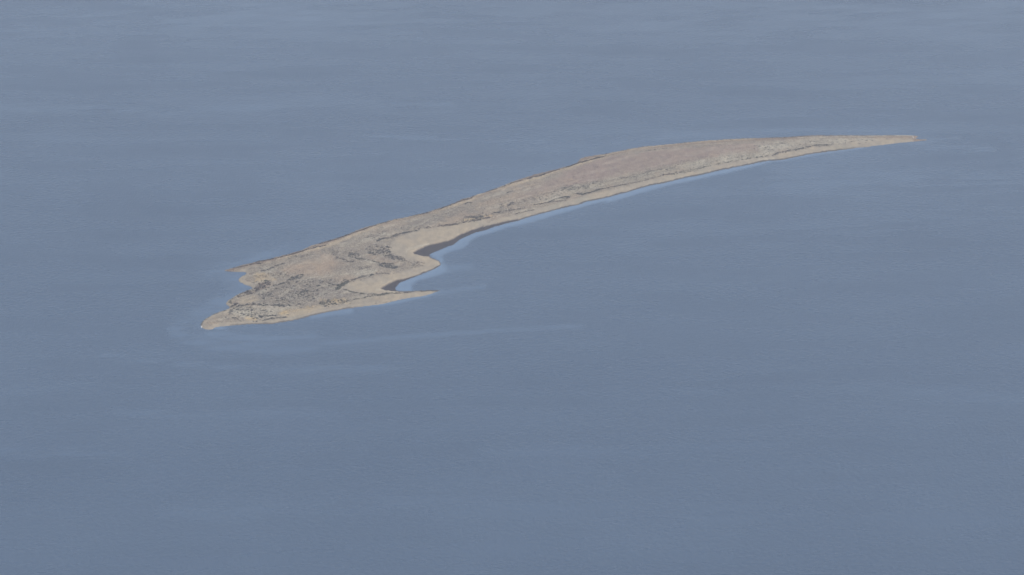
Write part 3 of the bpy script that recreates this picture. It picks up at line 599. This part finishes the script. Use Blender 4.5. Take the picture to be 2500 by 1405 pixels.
for i in rest:
    x, y, r, ck, hf, lab, grp = bushes[i]; V, Fc = small[random.randrange(8)]; a = random.uniform(0, 6.28); c, s = math.cos(a), math.sin(a)
    W = np.stack([(V[:, 0] * c - V[:, 1] * s) * r * 1.15 + x, (V[:, 0] * s + V[:, 1] * c) * r * 1.15 + y, V[:, 2] * r * hf + ground_z(x, y) - .03], -1)
    allV.append(W); allF.append(Fc + off); allM.append(np.full(len(Fc), {'sage': 0, 'brown': 1, 'olive': 2}[ck])); off += len(V)
me = mesh_np('scrub', np.concatenate(allV), np.concatenate(allF), False)
for k in ('sage', 'brown', 'olive'): me.materials.append(BUSH_MATS[k])
me.polygons.foreach_set('material_index', np.concatenate(allM).astype(np.int32))
link('scrub', me, None, kind='stuff', label='low dark scrub dotted all over the island ground')
print('bushes', len(bushes))

# ------------------------------------------------------------------ rocks and driftwood
import bmesh
def rock_mesh(seed):
    bm = bmesh.new(); bmesh.ops.create_icosphere(bm, subdivisions=3, radius=1); r = random.Random(seed)
    cuts = [(np.array([r.gauss(0, 1), r.gauss(0, 1), r.gauss(0, .7)]), r.uniform(.55, .85)) for _ in range(9)]
    for v in bm.verts:
        c = np.array(v.co)
        for n, d in cuts:
            n = n / np.linalg.norm(n); k = c @ n
            if k > d: c = c - n * (k - d)
        v.co = c * (1, .8, .7)
    me = bpy.data.meshes.new('rock'); bm.to_mesh(me); bm.free(); return me
def rock(zs, zx, zy, r, m, label, group=None, seed=1):
    gx, gy = to_ground(np.array(S(zs, zx, zy)[0])); z = max(ground_z(gx, gy), -.1)
    me = rock_mesh(seed); me.materials.append(m); o = link('rock', me, None, label=label, cat='rock', group=group, loc=(gx, gy, z + r * .3), rz=seed); o.scale = (r, r, r); return o
rock(1, 197, 1246, .75, M_WHITE, 'bright white rock at the waterline of the blunt tip', seed=3)
rock(1, 474, 1003, .45, M_PALE, 'pale rock on the weedy shore between the blunt tip and small bay', seed=5)
rock(1, 345, 1066, .4, M_PALE, 'smaller pale rock on the weedy shore just beside the blunt tip', seed=6)
rock(5, 1893, 241, .7, M_WHITE, 'larger white bird built as a rock beside the notch at the thin far tip', seed=8)  # this and the next are likely birds, stood in for by rock shapes
rock(5, 1905, 246, .5, M_WHITE, 'smaller white bird built as a rock beside the notch at the thin far tip', seed=9)
def driftwood(pts, r, label):
    bm = bmesh.new(); rings = []
    P = [np.append(to_ground(np.array(q)), 0) for q in pts]
    for i, c in enumerate(P):
        a = P[min(i + 1, len(P) - 1)] - P[max(i - 1, 0)]; a /= np.linalg.norm(a); s = np.array([-a[1], a[0], 0]); rr = r * (1 - .55 * i / (len(P) - 1))
        z = ground_z(c[0], c[1]) + r * .6
        rings.append([bm.verts.new(c + s * math.cos(t) * rr * (1 + .12 * math.sin(3 * t + i)) + np.array([0, 0, z + math.sin(t) * rr])) for t in np.linspace(0, 2 * math.pi, 9)[:-1]])
    for A_, B_ in zip(rings[:-1], rings[1:]):
        for k in range(8): bm.faces.new((A_[k], A_[(k + 1) % 8], B_[(k + 1) % 8], B_[k]))
    bm.faces.new(rings[0][::-1]); bm.faces.new(rings[-1])
    c = to_ground(np.array(pts[0])); bmesh.ops.translate(bm, verts=bm.verts, vec=(-c[0], -c[1], 0))
    me = bpy.data.meshes.new('driftwood_log'); bm.to_mesh(me); bm.free()
    link('driftwood_log', me, M_WOOD, label=label, cat='driftwood', loc=(c[0], c[1], 0))
driftwood(S(1, 1700,962, 1725,968, 1750,974, 1785,976), .35, 'curved grey driftwood log at the edge of the yellow sand near the grey thicket')

# ------------------------------------------------------------------ haze over the lake
HAZE_DENSITY = 0.000062
hb = [(sx * 20500 , 4000 + sy * 20500, z) for z in (-2.6, CAM_H + 30) for sy in (-1, 1) for sx in (-1, 1)]
me = mesh_np('haze', hb, [(0, 2, 3, 1), (4, 5, 7, 6), (0, 1, 5, 4), (2, 6, 7, 3), (0, 4, 6, 2), (1, 3, 7, 5)], False)
hm = bpy.data.materials.new('haze'); hm.use_nodes = True; ht = hm.node_tree; ht.nodes.remove(ht.nodes['Principled BSDF'])
pv = ht.nodes.new('ShaderNodeVolumePrincipled'); pv.inputs['Color'].default_value = (.90, .935, 1.0, 1); pv.inputs['Density'].default_value = HAZE_DENSITY; pv.inputs['Anisotropy'].default_value = .2
ht.links.new(pv.outputs[0], ht.nodes['Material Output'].inputs['Volume'])
if HAZE_DENSITY > 0: link('haze', me, hm, kind='stuff', label='thin pale blue haze over the lake')
